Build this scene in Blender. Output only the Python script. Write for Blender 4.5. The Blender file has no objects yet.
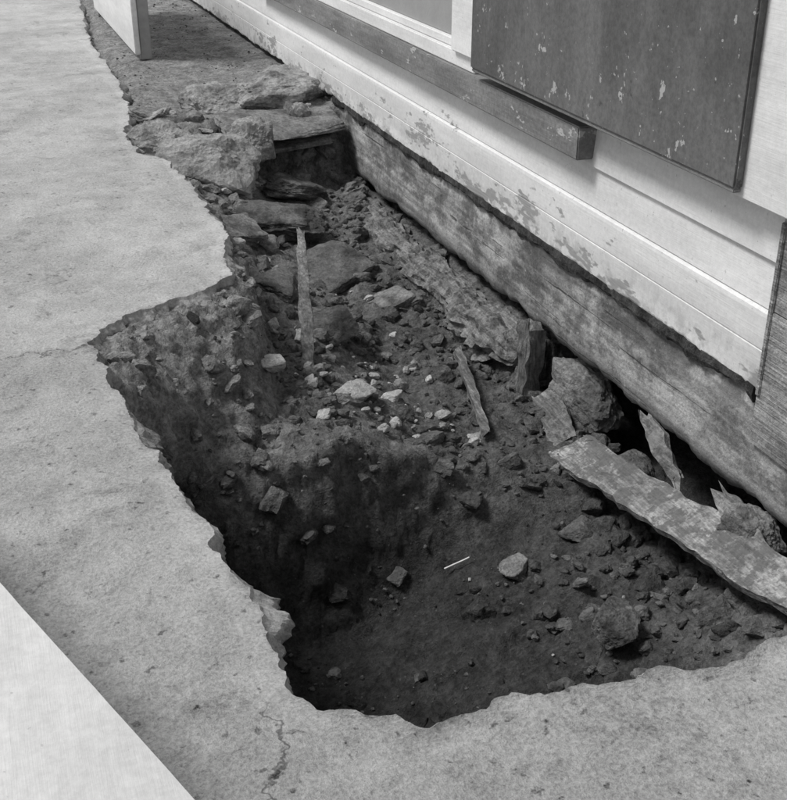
import bpy, bmesh, math, random
import numpy as np
from mathutils import Vector, Matrix, noise, geometry, Euler
random.seed(7); rng=np.random.default_rng(7)
scene=bpy.context.scene
def S(t):
    t=np.clip(t,0,1); return t*t*(3-2*t)
def fr(x,y,z,sc,oc=4,H=.9):
    return noise.fractal(Vector((x*sc,y*sc,z*sc)),H,2.1,oc)

# ------------------------------------------------------------ materials
class M:
    def __init__(s,name,rough=.9):
        s.m=bpy.data.materials.new(name); s.m.use_nodes=True
        s.t=s.m.node_tree; s.n=s.t.nodes; s.l=s.t.links
        s.b=s.n['Principled BSDF']; s.b.inputs['Roughness'].default_value=rough
        s.b.inputs['Specular IOR Level'].default_value=.2
        s.geo=s.n.new('ShaderNodeNewGeometry')
        s.P=s.geo.outputs['Position']; s.bumps=[]
        s.sep=s.n.new('ShaderNodeSeparateXYZ'); s.l.new(s.P,s.sep.inputs[0])
    def mapv(s,scale):
        m=s.n.new('ShaderNodeMapping'); m.inputs['Scale'].default_value=scale; s.l.new(s.P,m.inputs[0]); return m.outputs[0]
    def noise(s,scale,detail=5,rough=.6,vec=None,dist=0):
        n=s.n.new('ShaderNodeTexNoise'); n.inputs['Scale'].default_value=scale; n.inputs['Detail'].default_value=min(detail,4.5)
        n.inputs['Roughness'].default_value=rough; n.inputs['Distortion'].default_value=dist
        s.l.new(vec or s.P,n.inputs['Vector']); return n.outputs[0]
    def vor(s,scale,feature='F1',vec=None,out=0):
        n=s.n.new('ShaderNodeTexVoronoi'); n.feature=feature; n.inputs['Scale'].default_value=scale
        s.l.new(vec or s.P,n.inputs['Vector']); return n.outputs[out]
    def rng(s,v,a,b,c=0,d=1,smooth=True):
        n=s.n.new('ShaderNodeMapRange'); n.interpolation_type='SMOOTHSTEP' if smooth else 'LINEAR'
        for i,x in enumerate((a,b,c,d)): n.inputs[i+1].default_value=x
        s.l.new(v,n.inputs[0]); return n.outputs[0]
    def math(s,op,a,b=None,clamp=False):
        n=s.n.new('ShaderNodeMath'); n.operation=op; n.use_clamp=clamp
        for i,x in enumerate((a,b)):
            if x is None: continue
            if isinstance(x,(int,float)): n.inputs[i].default_value=x
            else: s.l.new(x,n.inputs[i])
        return n.outputs[0]
    def mix(s,f,a,b):
        n=s.n.new('ShaderNodeMix'); n.data_type='FLOAT'
        for i,x in ((0,f),(2,a),(3,b)):
            if isinstance(x,(int,float)): n.inputs[i].default_value=x
            else: s.l.new(x,n.inputs[i])
        return n.outputs[0]
    def color(s,v):
        c=s.n.new('ShaderNodeCombineColor')
        for i in range(3): s.l.new(v,c.inputs[i])
        s.l.new(c.outputs[0],s.b.inputs['Base Color'])
    def bump(s,h,dist,strength=1):
        n=s.n.new('ShaderNodeBump'); n.inputs['Distance'].default_value=dist; n.inputs['Strength'].default_value=strength
        s.l.new(h,n.inputs['Height'])
        if s.bumps: s.l.new(s.bumps[-1],n.inputs['Normal'])
        s.bumps.append(n.outputs[0]); s.l.new(n.outputs[0],s.b.inputs['Normal'])

def mat_pavement():
    m=M('worn_concrete',.92)
    v=m.rng(m.noise(1.6,5,.65),.35,.65,.38,.51)
    mid=m.noise(8,5,.75)
    v=m.math('ADD',v,m.rng(mid,.3,.7,-.06,.06))
    finen=m.noise(140,4,.85)
    v=m.math('ADD',v,m.rng(finen,.3,.7,-.12,.12))
    v=m.math('ADD',v,m.rng(m.noise(42,3,.6),.61,.71,0,-.22))
    st=m.noise(4.2,5,.85,dist=.4)
    v=m.math('ADD',v,m.rng(st,.55,.64,0,-.10)); v=m.math('ADD',v,m.rng(st,.30,.42,.06,0))
    wob=m.rng(m.noise(6,5,.7),0,1,-.12,.12,False)
    yy=m.math('ADD',m.math('SUBTRACT',m.sep.outputs[1],m.math('MULTIPLY',m.sep.outputs[0],.18)),wob)
    jy=m.math('ABSOLUTE',m.math('SUBTRACT',yy,2.74))
    c1=m.math('MULTIPLY',m.rng(jy,.0008,.006,.5,0),m.rng(m.sep.outputs[0],.18,.24,1,0))
    jx=m.math('ABSOLUTE',m.math('SUBTRACT',m.math('ADD',m.math('ADD',m.sep.outputs[0],m.math('MULTIPLY',m.sep.outputs[1],-.12)),wob),.095))
    c2=m.math('MULTIPLY',m.rng(jx,.0008,.0045,.55,0),m.rng(m.sep.outputs[1],1.30,1.36,1,0))
    vf=m.math('SUBTRACT',1.0,m.math('MAXIMUM',c1,c2))
    v=m.math('ADD',v,m.rng(yy,2.73,2.76,0,.06))
    v=m.math('MULTIPLY',v,vf)
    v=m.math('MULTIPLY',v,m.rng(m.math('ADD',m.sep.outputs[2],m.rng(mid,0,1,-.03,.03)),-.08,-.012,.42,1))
    m.color(m.math('MAXIMUM',v,.03))
    m.bump(mid,.02,.6); m.bump(finen,.006,1)
    return m.m
def mat_soil():
    m=M('earth',1)
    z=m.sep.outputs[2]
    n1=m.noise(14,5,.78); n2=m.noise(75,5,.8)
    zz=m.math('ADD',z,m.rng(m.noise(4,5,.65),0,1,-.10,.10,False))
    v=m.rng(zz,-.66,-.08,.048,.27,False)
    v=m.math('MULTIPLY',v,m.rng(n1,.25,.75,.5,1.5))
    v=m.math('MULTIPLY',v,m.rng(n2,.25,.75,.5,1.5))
    vo=m.vor(60)
    peb=m.rng(vo,.10,.22,1,0); gate=m.rng(m.noise(19,2,.6),.5,.62)
    v=m.mix(m.math('MULTIPLY',m.math('MULTIPLY',peb,gate),.35),v,.22)
    m.color(m.math('MAXIMUM',v,.012))
    m.bump(n1,.03,.6); m.bump(n2,.012,1.0); m.bump(vo,.008,-.5)
    return m.m
def mat_stone(name,lo,hi,dirt=.5):
    m=M(name,.93)
    a=m.noise(13,5,.75); b=m.noise(90,5,.8)
    v=m.math('MULTIPLY',m.rng(a,.3,.7,lo,hi),m.rng(b,.25,.75,.6,1.4))
    v=m.math('MULTIPLY',v,m.rng(m.noise(7,4,.7),.45,.62,1,dirt))
    v=m.math('MULTIPLY',v,m.rng(m.geo.outputs['Random Per Island'],0,1,.6,1.4,False))
    m.color(m.math('MAXIMUM',v,.02)); m.bump(a,.02,.6); m.bump(b,.008,.9)
    return m.m
def mat_wood(name,lo,hi,axis=1,paint=0,pv=.5,ps=9,th=(.5,.56)):
    m=M(name,.88)
    sc=[14,14,14]; sc[axis]=.8
    g=m.noise(4,5,.6,vec=m.mapv(sc)); sc2=[60,60,60]; sc2[axis]=1.2
    g2=m.noise(3,3,.5,vec=m.mapv(sc2)); sp=m.noise(110,3,.7)
    v=m.math('MULTIPLY',m.rng(g,.3,.7,lo,hi),m.rng(g2,.25,.75,.7,1.3))
    v=m.math('MULTIPLY',v,m.rng(sp,.25,.75,.7,1.3))
    v=m.math('MULTIPLY',v,m.rng(m.noise(5,5,.75),.35,.7,1.2,.6))
    if paint:
        pn=m.noise(ps,5,.8)
        f=m.rng(pn,th[0],th[1],0,paint); pvn=m.math('MULTIPLY',m.rng(m.noise(60,4,.75),.2,.8,.7,1.2),pv)
        v=m.mix(f,v,pvn); m.bump(f,.003,.6)
    m.color(m.math('MAXIMUM',v,.02)); m.bump(g2,.005,.6); m.bump(sp,.004,.7)
    return m.m
def mat_beam():
    m=M('weathered_beam',.9)
    z=m.sep.outputs[2]
    g=m.noise(3,4,.6,vec=m.mapv((10,.45,14)))
    mot=m.noise(6,5,.8,vec=m.mapv((1,.7,1.1)))
    fine=m.noise(110,4,.8)
    v=m.rng(mot,.38,.62,.17,.48)
    v=m.math('MULTIPLY',v,m.rng(g,.3,.7,.65,1.22)); v=m.math('MULTIPLY',v,m.rng(fine,.25,.75,.68,1.3))
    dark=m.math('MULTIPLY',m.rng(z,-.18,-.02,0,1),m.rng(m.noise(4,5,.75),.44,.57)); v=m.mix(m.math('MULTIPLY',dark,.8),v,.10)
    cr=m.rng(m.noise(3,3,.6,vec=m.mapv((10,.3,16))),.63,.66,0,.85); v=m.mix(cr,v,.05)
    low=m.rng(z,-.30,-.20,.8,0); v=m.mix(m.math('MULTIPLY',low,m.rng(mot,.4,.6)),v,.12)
    sp=m.rng(m.noise(30,4,.7),.64,.68,0,.6); v=m.mix(sp,v,.52)
    m.color(m.math('MAXIMUM',v,.03)); m.bump(mot,.012,.6); m.bump(fine,.004,.8); m.bump(cr,.006,-1)
    return m.m
def mat_white(name='white_paint',rot=True,base=.76):
    m=M(name,.6)
    grain=m.noise(5,5,.75,vec=m.mapv((30,1.2,42)))
    v=m.rng(m.noise(3,5,.7,vec=m.mapv((1,.4,2.5))),.3,.7,base-.14,base+.02)
    v=m.math('ADD',v,m.rng(m.noise(60,4,.8),.3,.7,-.05,.05))
    z=m.sep.outputs[2]
    if rot:
        nn=m.noise(6.5,5,.8,vec=m.mapv((1,.5,1.3)))
        f=m.rng(m.math('ADD',nn,m.rng(z,.0,.26,.15,-.02)),.65,.70)
        v=m.mix(m.math('MULTIPLY',f,.85),v,m.rng(grain,.25,.75,.20,.38))
        m.bump(f,.002,-.8)
        gr=m.math('MULTIPLY',m.rng(z,.0,.15,1,0),m.rng(m.noise(14,5,.8),.42,.66)); v=m.mix(m.math('MULTIPLY',gr,.55),v,.30)
    v=m.mix(m.rng(m.noise(75,2,.6),.70,.74,0,.55),v,.35)
    v=m.mix(m.rng(grain,.64,.74,0,.4),v,.4)
    m.color(v); m.bump(grain,.002,.45)
    return m.m
def mat_shutter():
    m=M('dark_shutter_paint',.5)
    v=m.rng(m.noise(2.5,5,.7,vec=m.mapv((1,1,.6))),.3,.7,.085,.17)
    v=m.math('MULTIPLY',v,m.rng(m.noise(70,4,.8),.25,.75,.75,1.25))
    z=m.sep.outputs[2]
    nn=m.noise(12,5,.75,vec=m.mapv((1,1,.8)))
    f=m.rng(m.math('ADD',nn,m.rng(z,.46,.80,.10,0)),.70,.712)
    v=m.mix(m.math('MULTIPLY',f,.85),v,.45)
    sp=m.rng(m.noise(40,4,.6),.67,.69,0,.75); v=m.mix(sp,v,.45)
    dk=m.rng(m.noise(18,4,.7),.66,.69,0,.6); v=m.mix(dk,v,.045)
    m.color(v); m.bump(m.noise(4,4,.7,vec=m.mapv((30,30,1.5))),.003,.3); m.bump(f,.002,-.8)
    return m.m
def mat_sill():
    m=M('grey_sill_paint',.7)
    v=m.rng(m.noise(3,5,.7,vec=m.mapv((4,1,6))),.3,.7,.15,.25)
    v=m.math('MULTIPLY',v,m.rng(m.noise(80,4,.8),.25,.75,.75,1.25))
    f=m.rng(m.noise(9,5,.8,vec=m.mapv((1,.6,1.2))),.62,.65); v=m.mix(m.math('MULTIPLY',f,.8),v,.5)
    m.color(v); m.bump(m.noise(4,4,.7,vec=m.mapv((30,1.5,30))),.003,.5); return m.m
def mat_plain(name,val,r=.8,amp=.15):
    m=M(name,r); v=m.math('MULTIPLY',m.rng(m.noise(9,5,.7),.25,.75,1-amp,1+amp),val); m.color(v); m.bump(m.noise(60,3,.7),.003,.4); return m.m

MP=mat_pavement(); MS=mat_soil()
MST=mat_stone('field_stone',.15,.28); MCON=mat_stone('old_concrete',.25,.40,.55); MLT=mat_stone('pale_stone',.34,.50,.75); MDK=mat_stone('dirty_stone',.08,.17)
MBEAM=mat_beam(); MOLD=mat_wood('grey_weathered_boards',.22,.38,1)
MROT=mat_wood('rotten_wood',.09,.24,1,.6,.30,12,(.5,.6)); MPOST=mat_wood('post_wood',.08,.17,2); MSTK=mat_wood('stake_wood',.17,.34,1,.75,.12,12,(.48,.56)); MSTV=mat_wood('stake_grey_wood',.12,.25,1)
MW=mat_white(); MW2=mat_white('white_paint_clean',False,.78); MW3=mat_white('white_paint_worn',False,.68); MSH=mat_shutter(); MSI=mat_sill()
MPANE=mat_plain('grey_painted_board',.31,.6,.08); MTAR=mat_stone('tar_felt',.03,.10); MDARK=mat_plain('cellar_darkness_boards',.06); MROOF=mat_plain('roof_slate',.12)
MBRG=mat_plain('straw_pale',.6); MGW=mat_plain('grey_end_shade',.33)  # MGW: shade on the white panel's end face, painted in as grey

# ------------------------------------------------------------ mesh helpers
def empty(name,loc=(0,0,0)):
    e=bpy.data.objects.new(name,None); e.location=loc; scene.collection.objects.link(e); return e
def mk(name,verts,faces,mat,parent=None,smooth=False):
    me=bpy.data.meshes.new(name); me.from_pydata([tuple(v) for v in verts],[],faces); me.validate(); me.update()
    if smooth: me.polygons.foreach_set('use_smooth',[True]*len(me.polygons))
    me.materials.append(mat); o=bpy.data.objects.new(name,me); scene.collection.objects.link(o)
    if parent: o.parent=parent
    return o
def box(name,x0,x1,y0,y1,z0,z1,mat,parent=None,bev=.003):
    bm=bmesh.new(); bmesh.ops.create_cube(bm,size=1)
    for v in bm.verts: v.co=Vector(((x0+x1)/2+v.co.x*(x1-x0),(y0+y1)/2+v.co.y*(y1-y0),(z0+z1)/2+v.co.z*(z1-z0)))
    if bev: bmesh.ops.bevel(bm,geom=bm.edges[:],offset=bev,segments=2,affect='EDGES')
    me=bpy.data.meshes.new(name); bm.to_mesh(me); bm.free(); me.materials.append(mat)
    o=bpy.data.objects.new(name,me); scene.collection.objects.link(o)
    if parent: o.parent=parent
    return o
def prof(name,y0,y1,dy,pf,mat,parent=None,smooth=False):
    n=max(2,int(abs(y1-y0)/dy)); V=[];F=[]
    for i in range(n+1):
        y=y0+(y1-y0)*i/n; V+=pf(y)
    k=len(V)//(n+1)
    for i in range(n):
        for j in range(k):
            a=i*k+j; b=i*k+(j+1)%k; F.append((a,b,b+k,a+k))
    F.append(tuple(range(k))[::-1]); F.append(tuple(n*k+j for j in range(k)))
    return mk(name,V,F,mat,parent,smooth)

def ico(sub):
    bm=bmesh.new(); bmesh.ops.create_icosphere(bm,subdivisions=sub,radius=1)
    v=np.array([x.co[:] for x in bm.verts]); f=[tuple(q.index for q in p.verts) for p in bm.faces]; bm.free(); return v,f
ICO={i:ico(i) for i in (1,2,3,5)}
def rockv(sub,seed,nplanes=11,flat=0,rough=.04,p=26.0):
    r=np.random.default_rng(seed); v,f=ICO[sub]
    d=v/np.linalg.norm(v,axis=1)[:,None]
    N=r.normal(size=(nplanes,3)); N/=np.linalg.norm(N,axis=1)[:,None]
    N=np.vstack([N,np.eye(3),-np.eye(3)])
    h=r.uniform(.6,.95,size=len(N)); h[-6:]=r.uniform(.75,1,6)
    dot=np.maximum(d@N.T,1e-3); rad=(h/dot)
    rr=(np.sum(rad**-p,axis=1))**(-1/p)
    if sub>=2:
        rr=rr*(1+rough*np.array([noise.fractal(Vector(q*2.3+seed),.7,2.2,6) for q in d]))
    return d*rr[:,None],f
def rot(a,b,c): return np.array(Euler((a,b,c)).to_matrix())
def rock(name,c,size,r=(0,0,0),seed=1,mat=None,parent=None,sub=5,npl=11,rough=.07):
    v,f=rockv(sub,seed,npl,rough=rough); v=v*np.array(size)/2
    v=v@rot(*r).T+np.array(c)
    return mk(name,v,f,mat or MST,parent,False)
def plank(name,p0,p1,w,t,up,mat,parent=None,seed=0,rag=.02,taper=0,n=60,dev=.004,wob=.12,wf=7):
    p0=Vector(p0);p1=Vector(p1);d=(p1-p0);L=d.length;d.normalize();up=Vector(up);sd=d.cross(up).normalized();up=sd.cross(d).normalized()
    V=[];F=[];k=16
    m=4
    sec=[]
    for i in range(m): sec.append((-.5+i/m,-.5))
    for i in range(m): sec.append((.5,-.5+i/m))
    for i in range(m): sec.append((.5-i/m,.5))
    for i in range(m): sec.append((-.5,.5-i/m))
    for i in range(n+1):
        s=i/n
        for j,(a,b) in enumerate(sec):
            q=p0+d*(L*s); e=0
            if i==0 or i==n: e=rag*noise.noise(Vector((a*9,b*2,seed+i)))*(1 if i else -1)*2
            ww=w*(1-taper*abs(s-.4)*1.6)*(1+wob*noise.noise(Vector((s*L*wf,(a>0)*5,seed))))
            q=q+sd*(a*ww)+up*(b*t)+d*e
            q+=Vector((noise.noise(q*22+Vector((seed,0,0))),noise.noise(q*22+Vector((0,seed,9))),noise.noise(q*22+Vector((5,0,seed)))))*dev
            V.append(q)
    for i in range(n):
        for j in range(k): F.append((i*k+j,i*k+(j+1)%k,(i+1)*k+(j+1)%k,(i+1)*k+j))
    F.append(tuple(range(k))[::-1]);F.append(tuple(n*k+j for j in range(k)))
    return mk(name,V,F,mat,parent)

# ------------------------------------------------------------ rim of the excavation
near=[(1.62,1.12),(1.36,1.15),(1.127,1.203),(1.073,1.201),(1.005,1.173),(.936,1.167),(.89,1.194),(.838,1.183),(.774,1.194),(.71,1.205),(.651,1.222),(.597,1.215),(.533,1.218),(.497,1.208),(.458,1.232),(.418,1.253),(.386,1.276),(.354,1.299),(.331,1.331),(.322,1.383),(.315,1.45),(.318,1.517),(.324,1.588),(.313,1.654),(.305,1.738),(.295,1.866),(.272,1.951),(.265,2.077),(.241,2.175),(.231,2.322),(.221,2.485),(.206,2.637)]
farr=[(.18,2.77),(.25,2.88),(.34,2.95),(.43,3.01),(.54,3.05),(.63,3.14),(.67,3.36),(.72,3.49),(.70,3.66),(.71,3.89),(.70,4.19),(.68,4.49),(.60,4.65),(.60,5.0),(.68,5.48),(.71,5.94),(.72,6.63),(.72,7.3),(.85,9.03),(.86,11.5)]
RIM0=near+farr
HOLE=RIM0+[(2.6,11.5),(2.6,1.12)]
def dense(poly,closed_from):
    out=[];tags=[]
    n=len(poly)
    for i in range(n):
        a=Vector(poly[i]);b=Vector(poly[(i+1)%n]); L=(b-a).length
        rimseg = i<closed_from
        step=.007 if (rimseg and a.y<5.6) else (.04 if rimseg else .15)
        k=max(1,int(L/step))
        nr=Vector((-(b-a).y,(b-a).x)).normalized() if L>0 else Vector((0,0))
        for j in range(k):
            p=a+(b-a)*(j/k)
            if rimseg:
                e=.024*fr(p.x,p.y,1.3,6,3)+.014*fr(p.x,p.y,4.3,20,4,.7)+.003*fr(p.x,p.y,7.3,70,2)
                p=p+nr*e*(.8 if p.x<1.6 else 0)
            out.append(p);tags.append(rimseg)
    return out,tags
RIM,TAG=dense(HOLE,len(RIM0)-1)
NR=len(RIM)
area=sum(RIM[i].x*RIM[(i+1)%NR].y-RIM[(i+1)%NR].x*RIM[i].y for i in range(NR))
sgn=1 if area>0 else -1
def signed_dist(X,Y):
    P=np.stack([X,Y],-1).reshape(-1,2)
    poly=np.array(HOLE); n=len(poly); best=np.full(len(P),1e9); ins=np.zeros(len(P),bool)
    for i in range(n):
        a=poly[i];b=poly[(i+1)%n];ab=b-a
        t=np.clip(((P-a)@ab)/(ab@ab),0,1); dd=np.linalg.norm(P-(a+t[:,None]*ab),axis=1)
        if a[0]<2.5 and b[0]<2.5: best=np.minimum(best,dd)
        c=((a[1]>P[:,1])!=(b[1]>P[:,1]))
        with np.errstate(divide='ignore',invalid='ignore'):
            xi=(b[0]-a[0])*(P[:,1]-a[1])/(b[1]-a[1])+a[0]
        ins^= c&(P[:,0]<xi)
    return (np.where(ins,best,-best)).reshape(X.shape)
def pz(x,y):
    if abs(x)>4 or y>14 or y<-3: return 0
    return .009*fr(x,y,0,1.3,3)+.004*fr(x,y,3,8,4,.8)

pts=[];edges=[]
for p in RIM: pts.append(p)
for i in range(NR): edges.append((i,(i+1)%NR))
b0=len(pts)
for c in [(-160,-160),(160,-160),(160,200),(-160,200)]: pts.append(Vector(c))
for i in range(4): edges.append((b0+i,b0+(i+1)%4))
gx=np.arange(-2.5,2.7,.035); gy=np.concatenate([np.arange(.1,6,.035),np.arange(6,14,.15)])
GX,GY=np.meshgrid(gx,gy); SD=signed_dist(GX,GY)
for x,y,d in zip(GX.ravel(),GY.ravel(),SD.ravel()):
    if d<-.035: pts.append(Vector((x+random.uniform(-.008,.008),y+random.uniform(-.008,.008))))
res=geometry.delaunay_2d_cdt(pts,edges,[],0,1e-6)
vo,eo,fo,ov=res[0],res[1],res[2],res[3]
cent=np.array([[sum(vo[i].x for i in f)/3,sum(vo[i].y for i in f)/3] for f in fo])
polyA=np.array([(p.x,p.y) for p in RIM])
def inside(P,poly):
    ins=np.zeros(len(P),bool); n=len(poly)
    for i in range(n):
        a=poly[i];b=poly[(i+1)%n]
        if a[1]==b[1]: continue
        c=((a[1]>P[:,1])!=(b[1]>P[:,1])); xi=(b[0]-a[0])*(P[:,1]-a[1])/(b[1]-a[1])+a[0]; ins^=c&(P[:,0]<xi)
    return ins
IN=inside(cent,polyA)
V=[];orig2new={}
for i,v in enumerate(vo):
    V.append([v.x,v.y,pz(v.x,v.y)])
    for o in ov[i]:
        if o<NR: orig2new[o]=i
F=[tuple(f) for f,k in zip(fo,IN) if not k]
F=[f if (vo[f[1]]-vo[f[0]]).cross(vo[f[2]]-vo[f[0]])>0 else f[::-1] for f in F]
NTOP=len(F)
ring=[orig2new[i] for i in range(NR)]
for i in range(NR):
    p=RIM[i]; V[ring[i]][2]-= .002+.010*max(0,fr(p.x,p.y,2,7,3))
norms=[]
for i in range(NR):
    a=RIM[i-14];b=RIM[(i+14)%NR]; d=b-a; nrm=Vector((-d.y,d.x))*sgn
    norms.append(nrm.normalized() if nrm.length>0 else Vector((0,0)))
prev=ring
for (dz,off,amp) in [(-.007,.002,.001),(-.015,.006,.004),(-.024,.010,.009),(-.034,.014,.012),(-.045,.017,.014),(-.057,.017,.015),(-.070,.012,.015),(-.085,.002,.015),(-.14,-.06,.01)]:
    cur=[]
    for i in range(NR):
        p=RIM[i]; worn=max(0,1-abs(p.y-1.60)/.35)*(p.x<.5)+.5*max(0,1-abs(p.y-3.0)/.3)
        c=max(0,.7+2.6*fr(p.x,p.y,6,5,3)+1.6*worn)
        o=off*(c if off>0 else 1)+amp*fr(p.x,p.y,dz*2.0,26,5,.55)
        if not TAG[i]: o=0
        z=pz(p.x,p.y)-.004+dz+.004*fr(p.x,p.y,9+dz,30,3,.8)*(-dz/.03 if dz>-.03 else 1)
        q=p+norms[i]*o; cur.append(len(V)); V.append([q.x,q.y,z])
    for i in range(NR):
        j=(i+1)%NR; f=(prev[i],prev[j],cur[j],cur[i]); F.append(f if sgn<0 else f[::-1])
    prev=cur
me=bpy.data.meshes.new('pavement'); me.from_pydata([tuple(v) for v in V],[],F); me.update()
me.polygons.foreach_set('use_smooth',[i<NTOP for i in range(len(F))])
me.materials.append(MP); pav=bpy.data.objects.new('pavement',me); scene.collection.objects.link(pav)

# ------------------------------------------------------------ earth in the pit
xs=np.arange(-.12,2.62,.010); ys=np.concatenate([np.arange(.95,5.6,.010),np.arange(5.6,11.7,.035)])
X,Y=np.meshgrid(xs,ys); D=signed_dist(X,Y)
def nz(X,Y,sc,oc,off=0.,H=.9):
    return np.array([noise.fractal(Vector((x*sc,y*sc,off)),H,2.1,oc) for x,y in zip(X.ravel(),Y.ravel())]).reshape(X.shape)
n1=nz(X,Y,3.1,4,1.); n2=nz(X,Y,9,5,5.,.7); n3=nz(X,Y,34,4,9.,.6)
fl=-.84+.27*S((X-.5)/1.0)+.18*S((X-1.25)/.35)*S((2.1-Y)/.5)
te=-.31-.17*S((X-.75)/.5)+.08*S((Y-3.1)/1.1)+.13*S((Y-4.1)/.8)*(1-.4*S((X-1.0)/.4))
mm=S((Y-(2.40+.06*n1+.02*n2))/.26)
Z=fl*(1-mm)+te*mm
Z=Z+.022*n1+.022*n2*(1-.6*(mm>.05)*(mm<.95))
bank=-.36-(1.66-X)*.75+.02*n2
Z=np.where((Y>3.05),np.maximum(Z,bank),Z)
und=S((X-1.60)/.12); ub=np.where(Y>3.1,-.36,-.60)+.02*n2; Z=Z*(1-und)+ub*und
g=S((Y-(5.02+.08*n1+.05*n2))/.22); Z=Z*(1-g)+(-.035+.010*n1+.008*n2)*g
spur=S((Y-2.50)/.25)*S((3.7-Y)/.4)*S((.86-X)/.3)
W=.06+.32*spur+.05*S((Y-3.3)/.3)
W=np.where(Y>5.0,.12,W)
k=S((D-.02*spur+.03*n2+.02*n1)/W); k=np.where(D<-.03,0,k)
k=k**(.8+.35*spur)
top=-.075+.052*spur+.014*n3*(k>0)
top=np.where(D<-.02,-.10,top)
Z=top*(1-k)+Z*k
Z+= .007*n3*(D>-.02)*np.where(Y>5.3,.6,1)+.014*n2*spur*(D>.02)
Hs,Ws=Z.shape
gyz,gxz=np.gradient(Z); sl=np.hypot(gyz,gxz)/.010; mask=np.clip((sl-.5)/1.0,0,1)*(Y<5.5)
XX=X.copy(); YY=Y.copy()
for i,j in zip(*np.where(mask>.02)):
    q=Vector((X[i,j],Y[i,j],Z[i,j])); a=mask[i,j]
    e=noise.fractal(q*9,.7,2.1,5); e2=noise.fractal(q*22+Vector((7,3,1)),.6,2.1,4)
    gl=max(sl[i,j]*.010,1e-6)
    off=a*(.020*e+.010*e2)
    XX[i,j]+=gxz[i,j]/gl*off; YY[i,j]+=gyz[i,j]/gl*off
vv=np.stack([XX,YY,Z],-1).reshape(-1,3)
ff=[(i*Ws+j,i*Ws+j+1,(i+1)*Ws+j+1,(i+1)*Ws+j) for i in range(Hs-1) for j in range(Ws-1)]
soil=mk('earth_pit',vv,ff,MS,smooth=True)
def ij(x,y): return int(np.clip(np.searchsorted(ys,y),0,Hs-1)), int(np.clip((x+.12)/.010,0,Ws-1))
def hz(x,y): return float(Z[ij(x,y)])
def dd(x,y): return float(D[ij(x,y)])

# ------------------------------------------------------------ rubble
TP={s:[rockv(s,100+i,9,rough=.14) for i in range(14)] for s in (1,2,3)}
def scatter(name,items,mat,sub):
    V=[];F=[];o=0
    for (x,y,z,sz,seed) in items:
        v,f=TP[sub][seed%14]; r=np.random.default_rng(seed)
        sc=np.array([1,r.uniform(.6,1),r.uniform(.35,.8)])*sz/2
        R=rot(r.uniform(-.5,.5),r.uniform(-.5,.5),r.uniform(0,6.28))
        w=(v*sc)@R.T+np.array([x,y,z]); V.append(w); F+=[tuple(q+o for q in t) for t in f]; o+=len(w)
    return mk(name,np.vstack(V),F,mat)
def pick(n,x0,x1,y0,y1,smin,smax,p=2.5,dmin=.03,sd=0,dens=None,sink=.12):
    out=[];r=random.Random(sd);tries=0
    while len(out)<n and tries<n*40:
        tries+=1
        x=r.uniform(x0,x1);y=r.uniform(y0,y1)
        if dd(x,y)<dmin: continue
        if dens and r.random()>dens(x,y): continue
        s=smin+(smax-smin)*(r.random()**p); out.append((x,y,hz(x,y)+s*sink,s,r.randrange(10**6)))
    return out
clump=lambda x,y: max(0,min(1,.35+1.8*noise.fractal(Vector((x*4,y*4,3)),.8,2,3)))
clump2=lambda x,y: clump(x,y)*(.35 if (y<2.75 and x<1.05) else 1)
scatter('gravel',pick(1900,.25,1.66,1.15,5.1,.005,.018,2.2,.02,1,clump)+pick(500,.75,1.6,5.1,9,.006,.02,2,.02,9,clump),MDK,1)
scatter('rubble',pick(200,.25,1.64,1.2,5.1,.018,.075,2.6,.05,2,clump2,.05)+pick(130,.7,1.6,2.7,3.7,.015,.06,2,.05,3)+pick(260,1.1,1.62,1.2,2.3,.015,.06,2,.05,12),MDK,3)
scatter('pale_rubble',pick(110,.78,1.3,2.75,3.4,.012,.055,2,.05,4)+pick(6,.7,1.5,1.4,2.4,.008,.02,2,.05,5)+pick(30,.8,1.4,3.4,4.9,.02,.06,2,.05,6),MLT,3)
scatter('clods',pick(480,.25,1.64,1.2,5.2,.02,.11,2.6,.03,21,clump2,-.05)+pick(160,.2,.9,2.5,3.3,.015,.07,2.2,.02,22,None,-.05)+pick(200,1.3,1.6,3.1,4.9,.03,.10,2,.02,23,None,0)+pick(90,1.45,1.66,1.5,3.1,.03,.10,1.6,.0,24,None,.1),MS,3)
scatter('broken_concrete_chunks',pick(26,.66,1.5,4.6,5.5,.04,.13,1.8,.03,31)+pick(30,.70,1.1,3.9,4.8,.03,.10,2,.03,32),MCON,3)

def onrock(name,x,y,size,r=(0,0,0),seed=1,mat=None,lift=.3,z=None,npl=11,rough=.07):
    zz=(hz(x,y) if z is None else z)+size[2]*lift
    return rock(name,(x,y,zz),size,r,seed,mat,None,5,npl,rough)
onrock('boulder',1.185,2.30,(.11,.075,.05),(0.1,0,.3),3,MST)
onrock('boulder',1.28,1.93,(.15,.13,.13),(0.2,.1,.7),4,MDK,.2)
onrock('boulder',1.0,1.75,(.08,.07,.05),(0.2,.1,.7),9,MDK,.25)
onrock('boulder',.69,2.93,(.09,.07,.045),(0.2,.1,.2),5,MLT,.4)
onrock('boulder',1.08,3.0,(.085,.06,.04),(0.1,.1,1),6,MLT,.4)
onrock('boulder',.93,2.93,(.16,.12,.05),(0.15,.1,.4),7,MCON,.2)
onrock('boulder',1.42,2.35,(.12,.10,.06),(0.3,.1,.4),8,MDK,.25)
onrock('flat_stone',1.20,4.05,(.34,.30,.06),(.25,-.2,.5),11,MDK,.5,npl=6)
onrock('flat_stone',1.10,4.45,(.42,.30,.09),(.2,.1,-.3),12,MDK,.5,npl=6,rough=.12)
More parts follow.
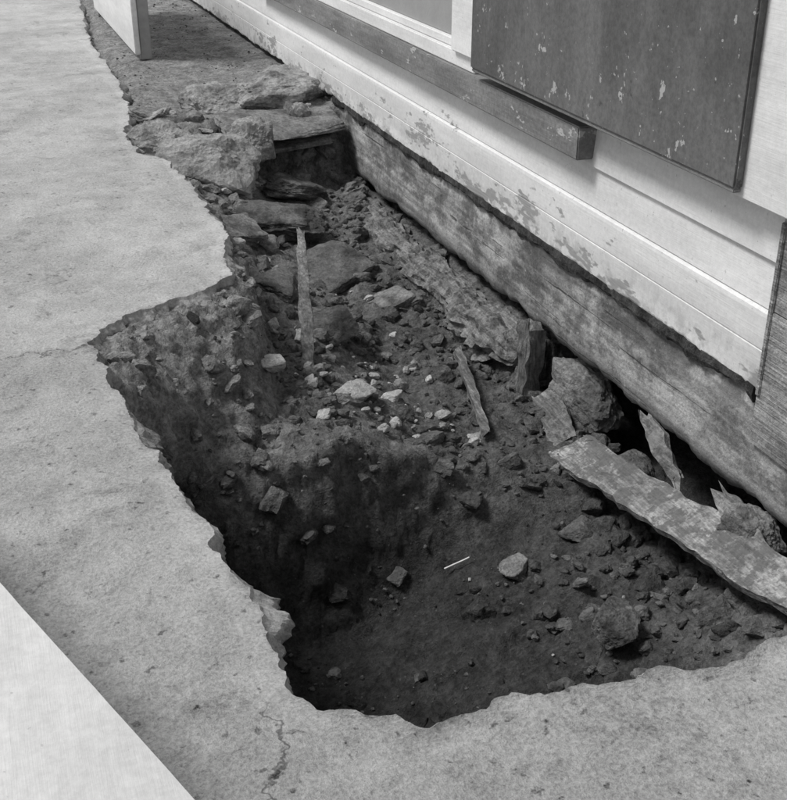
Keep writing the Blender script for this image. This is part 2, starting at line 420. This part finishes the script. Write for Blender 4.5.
onrock('flat_stone',.93,3.75,(.24,.18,.05),(.3,.1,.9),13,MDK,.5,npl=6)
onrock('flat_stone',1.0,3.45,(.22,.18,.06),(.3,-.1,.2),14,MDK,.3,npl=6)
onrock('flat_stone',1.35,3.75,(.2,.16,.05),(.1,-.3,.2),15,MST,.1,npl=6)
onrock('flat_stone',.85,4.2,(.26,.22,.07),(.3,.2,.4),16,MST,.5,npl=6,rough=.12)
rock('concrete_block',(.90,4.80,-.12),(.46,.34,.27),(.75,.25,-.35),31,MCON,npl=8,rough=.12)
rock('concrete_block',(.72,4.98,-.06),(.26,.30,.16),(.2,.1,.6),39,MCON,npl=10,rough=.12)
rock('concrete_block',(1.13,4.84,-.06),(.22,.16,.17),(.3,.2,.4),32,MCON,npl=8,rough=.12)
rock('slate_slab',(1.34,5.10,-.055),(.64,.38,.055),(.16,.05,.05),33,MST,npl=5,rough=.05)
rock('slate_slab',(1.30,5.13,-.125),(.54,.34,.045),(.10,-.04,.2),34,MST,npl=5,rough=.05)
rock('broken_masonry',(1.38,5.47,.01),(.56,.40,.25),(.05,.02,.1),35,MCON,npl=14,rough=.12)
rock('broken_masonry',(1.08,5.47,-.03),(.36,.30,.18),(.15,.02,.5),36,MCON,npl=14,rough=.12)
rock('broken_masonry',(.84,5.30,-.05),(.30,.34,.11),(.15,.02,.5),37,MST,npl=14,rough=.14)
onrock('flat_stone',1.28,4.78,(.34,.22,.10),(.1,.2,.2),38,MDK,.5,npl=7,rough=.12)
rock('foundation_stone',(1.68,2.82,-.43),(.18,.30,.20),(.1,.1,.2),41,MST,npl=8,rough=.12)
rock('foundation_stone',(1.64,2.50,-.52),(.14,.20,.12),(.2,.1,.5),42,MDK,npl=8)
rock('foundation_stone',(1.60,1.88,-.345),(.13,.15,.13),(.1,.3,.2),43,MST,npl=8,rough=.12)
rock('foundation_stone',(1.60,1.70,-.40),(.16,.16,.14),(.1,.3,.9),44,MDK,npl=8)
rock('foundation_stone',(1.62,3.2,-.42),(.15,.2,.14),(.1,.3,.9),45,MDK,npl=8)
plank('broken_plank',(1.51,2.64,-.485),(1.53,1.50,-.290),.125,.022,(-.40,0,1),MSTK,seed=3,rag=.06,dev=.008,n=80,wob=.42,wf=5)
plank('splintered_board',(1.58,2.92,-.45),(1.52,2.68,-.49),.09,.018,(-.5,0,1),MROT,seed=33,rag=.05,dev=.014,n=30)
plank('splintered_board',(1.64,2.44,-.30),(1.60,2.20,-.37),.05,.015,(-.8,0,.6),MROT,seed=35,rag=.04,dev=.012,n=24,taper=.4)
plank('splintered_board',(1.60,2.02,-.31),(1.56,1.72,-.35),.06,.015,(-.8,0,.6),MROT,seed=36,rag=.04,dev=.012,n=24,taper=.4)
def rotlog(y):
    t=(y-3.1)/1.7; P=[]; cx=1.565+.03*fr(0,y,0,2.5,3); cz=-.395+.02*t+.03*fr(4,y,0,3.5,3); r0=.08*(1-.3*t)*(1+.5*fr(8,y,0,4,4))
    e=min(1,(y-3.08)/.12,(4.85-y)/.25)**.5 if 3.08<y<4.85 else .05
    for a in range(26):
        th=a/26*2*math.pi; c=math.cos(th); s=math.sin(th)
        r=r0*e*(1+.35*fr(c*.35,s*.35+y*.4,2,9,5,.6)+.22*fr(c*.3,s*.3,y*.6,22,4,.6))
        P.append((cx+c*r*1.1,y,cz+s*r*.85))
    return P
prof('rotten_log',4.84,3.09,.009,rotlog,MROT)
plank('rotten_post',(1.54,3.00,-.62),(1.58,3.03,-.26),.075,.06,(-1,0,0),MPOST,seed=6,rag=.02,dev=.012)
zb=hz(.85,3.10)
plank('wooden_stake',(.85,3.10,zb-.04),(.975,3.60,-.06),.042,.018,(-.3,-1,.6),MSTV,seed=8,rag=.03,taper=.45,dev=.006)
plank('stick',(1.40,3.22,-.40),(1.30,2.76,-.455),.028,.025,(0,0,1),MSTV,seed=9,rag=.02,taper=.3,dev=.006)
plank('straw',(1.03,2.42,hz(1.03,2.42)+.02),(1.10,2.41,hz(1.10,2.41)+.02),.005,.004,(0,0,1),MBRG,seed=10,rag=0,dev=.001,n=8)

# ------------------------------------------------------------ house
H=empty('wooden_house')
def beam(y):
    P=[]
    for (x,z) in [(1.634,-.008),(1.632,-.03),(1.631,-.06),(1.632,-.09),(1.633,-.12),(1.632,-.15),(1.632,-.18),(1.633,-.21),(1.633,-.24),(1.634,-.265),(1.640,-.290),(1.665,-.303),(1.80,-.30),(1.80,-.008)]:
        a=.007*fr(x,y*.35,z*2,9,4)+.004*fr(x,y*.4,z*3,30,4,.7); zz=z
        if z<-.25: zz=z+(.020 if z<-.28 else .010)*fr(x,y,0,5,5,.65)
        P.append((x+a,y,zz))
    return P
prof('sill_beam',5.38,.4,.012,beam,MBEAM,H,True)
def felt(y):
    w=.012+.022*max(-.55,fr(1,y,0,5,4)); t=.006+.006*fr(3,y,0,25,3); e=.010*fr(5,y,0,14,3)
    return [(1.625-t,y,.008+.3*e),(1.622-t,y,-.010-w*.3),(1.626-t*.7,y,-.014-w+e),(1.650,y,-.014-w+e),(1.65,y,.008)]
prof('felt_strip',5.30,1.98,.008,felt,MTAR,H)
def skirt(y):
    b=.004+.012*fr(2,y,0,5,5,.7)+.004*fr(2,y,0,40,3)
    return [(1.620,y,b+.006),(1.622,y,b),(1.66,y,b),(1.66,y,.196),(1.632,y,.196),(1.621,y,.190),(1.6195,y,.180),(1.6192,y,.104),(1.6215,y,.1025),(1.6215,y,.1),(1.6195,y,.098),(1.620,y,.05)]
prof('skirting_board',14,1.975,.01,skirt,MW,H)
def clap(z0,z1,dx=0):
    return lambda y:[(1.628+dx,y,z0),(1.66,y,z0),(1.66,y,z1-.001),(1.640+dx,y,z1-.001),(1.634+dx,y,(z0+z1)/2)]
zz=.199;i=0
while zz<2.5:
    h=.112 if i==0 else .15
    prof('siding_board_%d'%i,14,1.975,.2,clap(zz,zz+h),MW,H); zz+=h; i+=1
prof('grey_plinth_board',1.972,-2,.05,lambda y:[(1.622+.002*fr(1,y,0,4,3),y,-.135),(1.66,y,-.135),(1.66,y,.20),(1.621,y,.20)],MOLD,H)
prof('grey_plinth_board_upper',1.972,-2,.05,lambda y:[(1.624,y,.204),(1.66,y,.204),(1.66,y,.44),(1.623,y,.44)],MOLD,H)
box('corner_strip',1.617,1.66,1.960,1.974,-.01,.41,MOLD,H,.002)
box('door_casing',1.575,1.64,1.90,2.10,.440,2.2,MW2,H,.003)
box('door_board',1.592,1.64,1.78,1.897,.435,2.2,MW2,H,.003)
box('door_leaf',1.61,1.64,.9,1.778,.44,2.2,MW2,H,.003)
box('lower_wall',1.63,1.66,-2,.898,.44,2.5,MW2,H,.0)
box('lintel',1.60,1.66,-2,2.2,2.2,2.5,MW2,H,.003)
box('window_sill',1.578,1.64,2.83,6.6,.330,.425,MSI,H,.004)
box('window_frame_bottom',1.595,1.66,3.60,6.4,.426,.478,MW2,H,.004)
box('window_frame_inner',1.607,1.66,3.77,6.3,.479,.510,MW2,H,.004)
box('window_casing',1.578,1.66,3.57,3.765,.479,1.9,MW2,H,.004)
box('window_panel',1.622,1.65,3.77,6.3,.511,1.8,MPANE,H,.002)
box('window_mullion',1.605,1.64,5.55,5.6,.511,1.8,MW2,H,.003)
box('window_casing_far',1.578,1.66,6.3,6.42,.479,1.9,MW2,H,.004)
box('window_head',1.57,1.66,3.5,6.5,1.9,2.0,MW2,H,.004)
box('shutter',1.552,1.577,2.07,3.535,.462,1.86,MSH,H,.005)
box('shutter_edge',1.556,1.575,2.075,3.53,.452,.4615,MSI,H,.002)
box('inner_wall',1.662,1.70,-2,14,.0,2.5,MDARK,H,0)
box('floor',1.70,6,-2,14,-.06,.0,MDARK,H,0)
box('back_wall',6,6.1,-2,14,-.3,2.5,MW2,H,0)
box('end_wall',1.66,6.1,-2.1,-2,-.3,2.5,MW2,H,0)
box('end_wall_far',1.66,6.1,14,14.1,-.3,2.5,MW2,H,0)
mk('roof',[(1.3,-2.4,2.45),(1.3,14.4,2.45),(3.88,14.4,4.4),(3.88,-2.4,4.4),(6.4,-2.4,2.45),(6.4,14.4,2.45),(1.3,-2.4,2.52),(1.3,14.4,2.52),(3.88,14.4,4.47),(3.88,-2.4,4.47),(6.4,-2.4,2.52),(6.4,14.4,2.52)],
   [(0,1,2,3),(3,2,5,4),(6,9,8,7),(9,10,11,8),(0,6,7,1),(4,5,11,10),(0,3,9,6),(3,4,10,9),(1,7,8,2),(2,8,11,5)],MROOF,H)
mk('gable',[(1.66,-2.05,2.5),(6.1,-2.05,2.5),(3.88,-2.05,4.2),(1.66,14.05,2.5),(6.1,14.05,2.5),(3.88,14.05,4.2)],[(0,1,2),(3,5,4)],MW2,H)

# ------------------------------------------------------------ white board stand at the far end
B=empty('wooden_barrier_panel')
def bb(name,x0,x1,y0,y1,z0,z1,mat): return box(name,x0,x1,y0,y1,z0,z1,mat,B,.004)
bb('face_board',.905,.935,6.72,8.6,.0,.42,MW2)
bb('face_board_upper',.905,.935,6.72,8.6,.425,.85,MW2)
bb('end_post',.937,1.0,6.73,6.80,-.03,.85,MGW)
bb('far_post',.937,1.0,8.48,8.58,-.03,.85,MGW)
bb('top_rail',.89,1.02,6.70,8.62,.852,.89,MW2)

T=empty('barrier_plank')
d=Vector((.342,-.94,0)).normalized(); sdv=Vector((-.94,-.342,0))
pe=Vector((.10,.83,.35)); c0=pe+d*.55+sdv*.115; c1=pe-d*1.25+sdv*.115
plank('rail',(c0.x,c0.y,.335),(c1.x,c1.y,.335),.23,.03,(0,0,1),MW3,T,seed=2,rag=.002,dev=.0006,n=90,wob=.006)
for c,s in ((pe+d*.42+sdv*.11,1),(pe-d*1.12+sdv*.11,1)):
    for q in (-1,1):
        foot=c+sdv*.16*q; plank('leg',(c.x+sdv.x*.05*q,c.y+sdv.y*.05*q,.32),(foot.x,foot.y,0.0),.06,.03,d,MSTK,T,seed=4,rag=0,dev=.001,n=8)

# ------------------------------------------------------------ light
el=math.radians(56); az=math.radians(-68)
w=bpy.data.worlds.new('World'); scene.world=w; w.use_nodes=True; nt=w.node_tree
bg=nt.nodes['Background']; sky=nt.nodes.new('ShaderNodeTexSky'); sky.sky_type='NISHITA'; sky.sun_disc=False
sky.sun_elevation=el; sky.sun_rotation=az; bw=nt.nodes.new('ShaderNodeRGBToBW')
nt.links.new(sky.outputs[0],bw.inputs[0]); nt.links.new(bw.outputs[0],bg.inputs[0]); bg.inputs[1].default_value=.14
L=bpy.data.lights.new('sun','SUN'); L.energy=2.7; L.angle=math.radians(16); L.color=(1,.995,.985)
lo=bpy.data.objects.new('sun',L); scene.collection.objects.link(lo)
dv=Vector((math.sin(az)*math.cos(el),math.cos(az)*math.cos(el),math.sin(el)))
lo.rotation_euler=dv.to_track_quat('Z','Y').to_euler()

cam=bpy.data.cameras.new('camera'); co=bpy.data.objects.new('camera',cam); scene.collection.objects.link(co)
co.location=(0,0,1.2); co.rotation_euler=(math.radians(90-26.96),0,math.radians(-19.98))
cam.sensor_width=36; cam.lens=51.75; cam.clip_start=.05; cam.clip_end=1000
scene.camera=co
scene.view_settings.view_transform='Standard'; scene.view_settings.look='None'; scene.view_settings.exposure=0
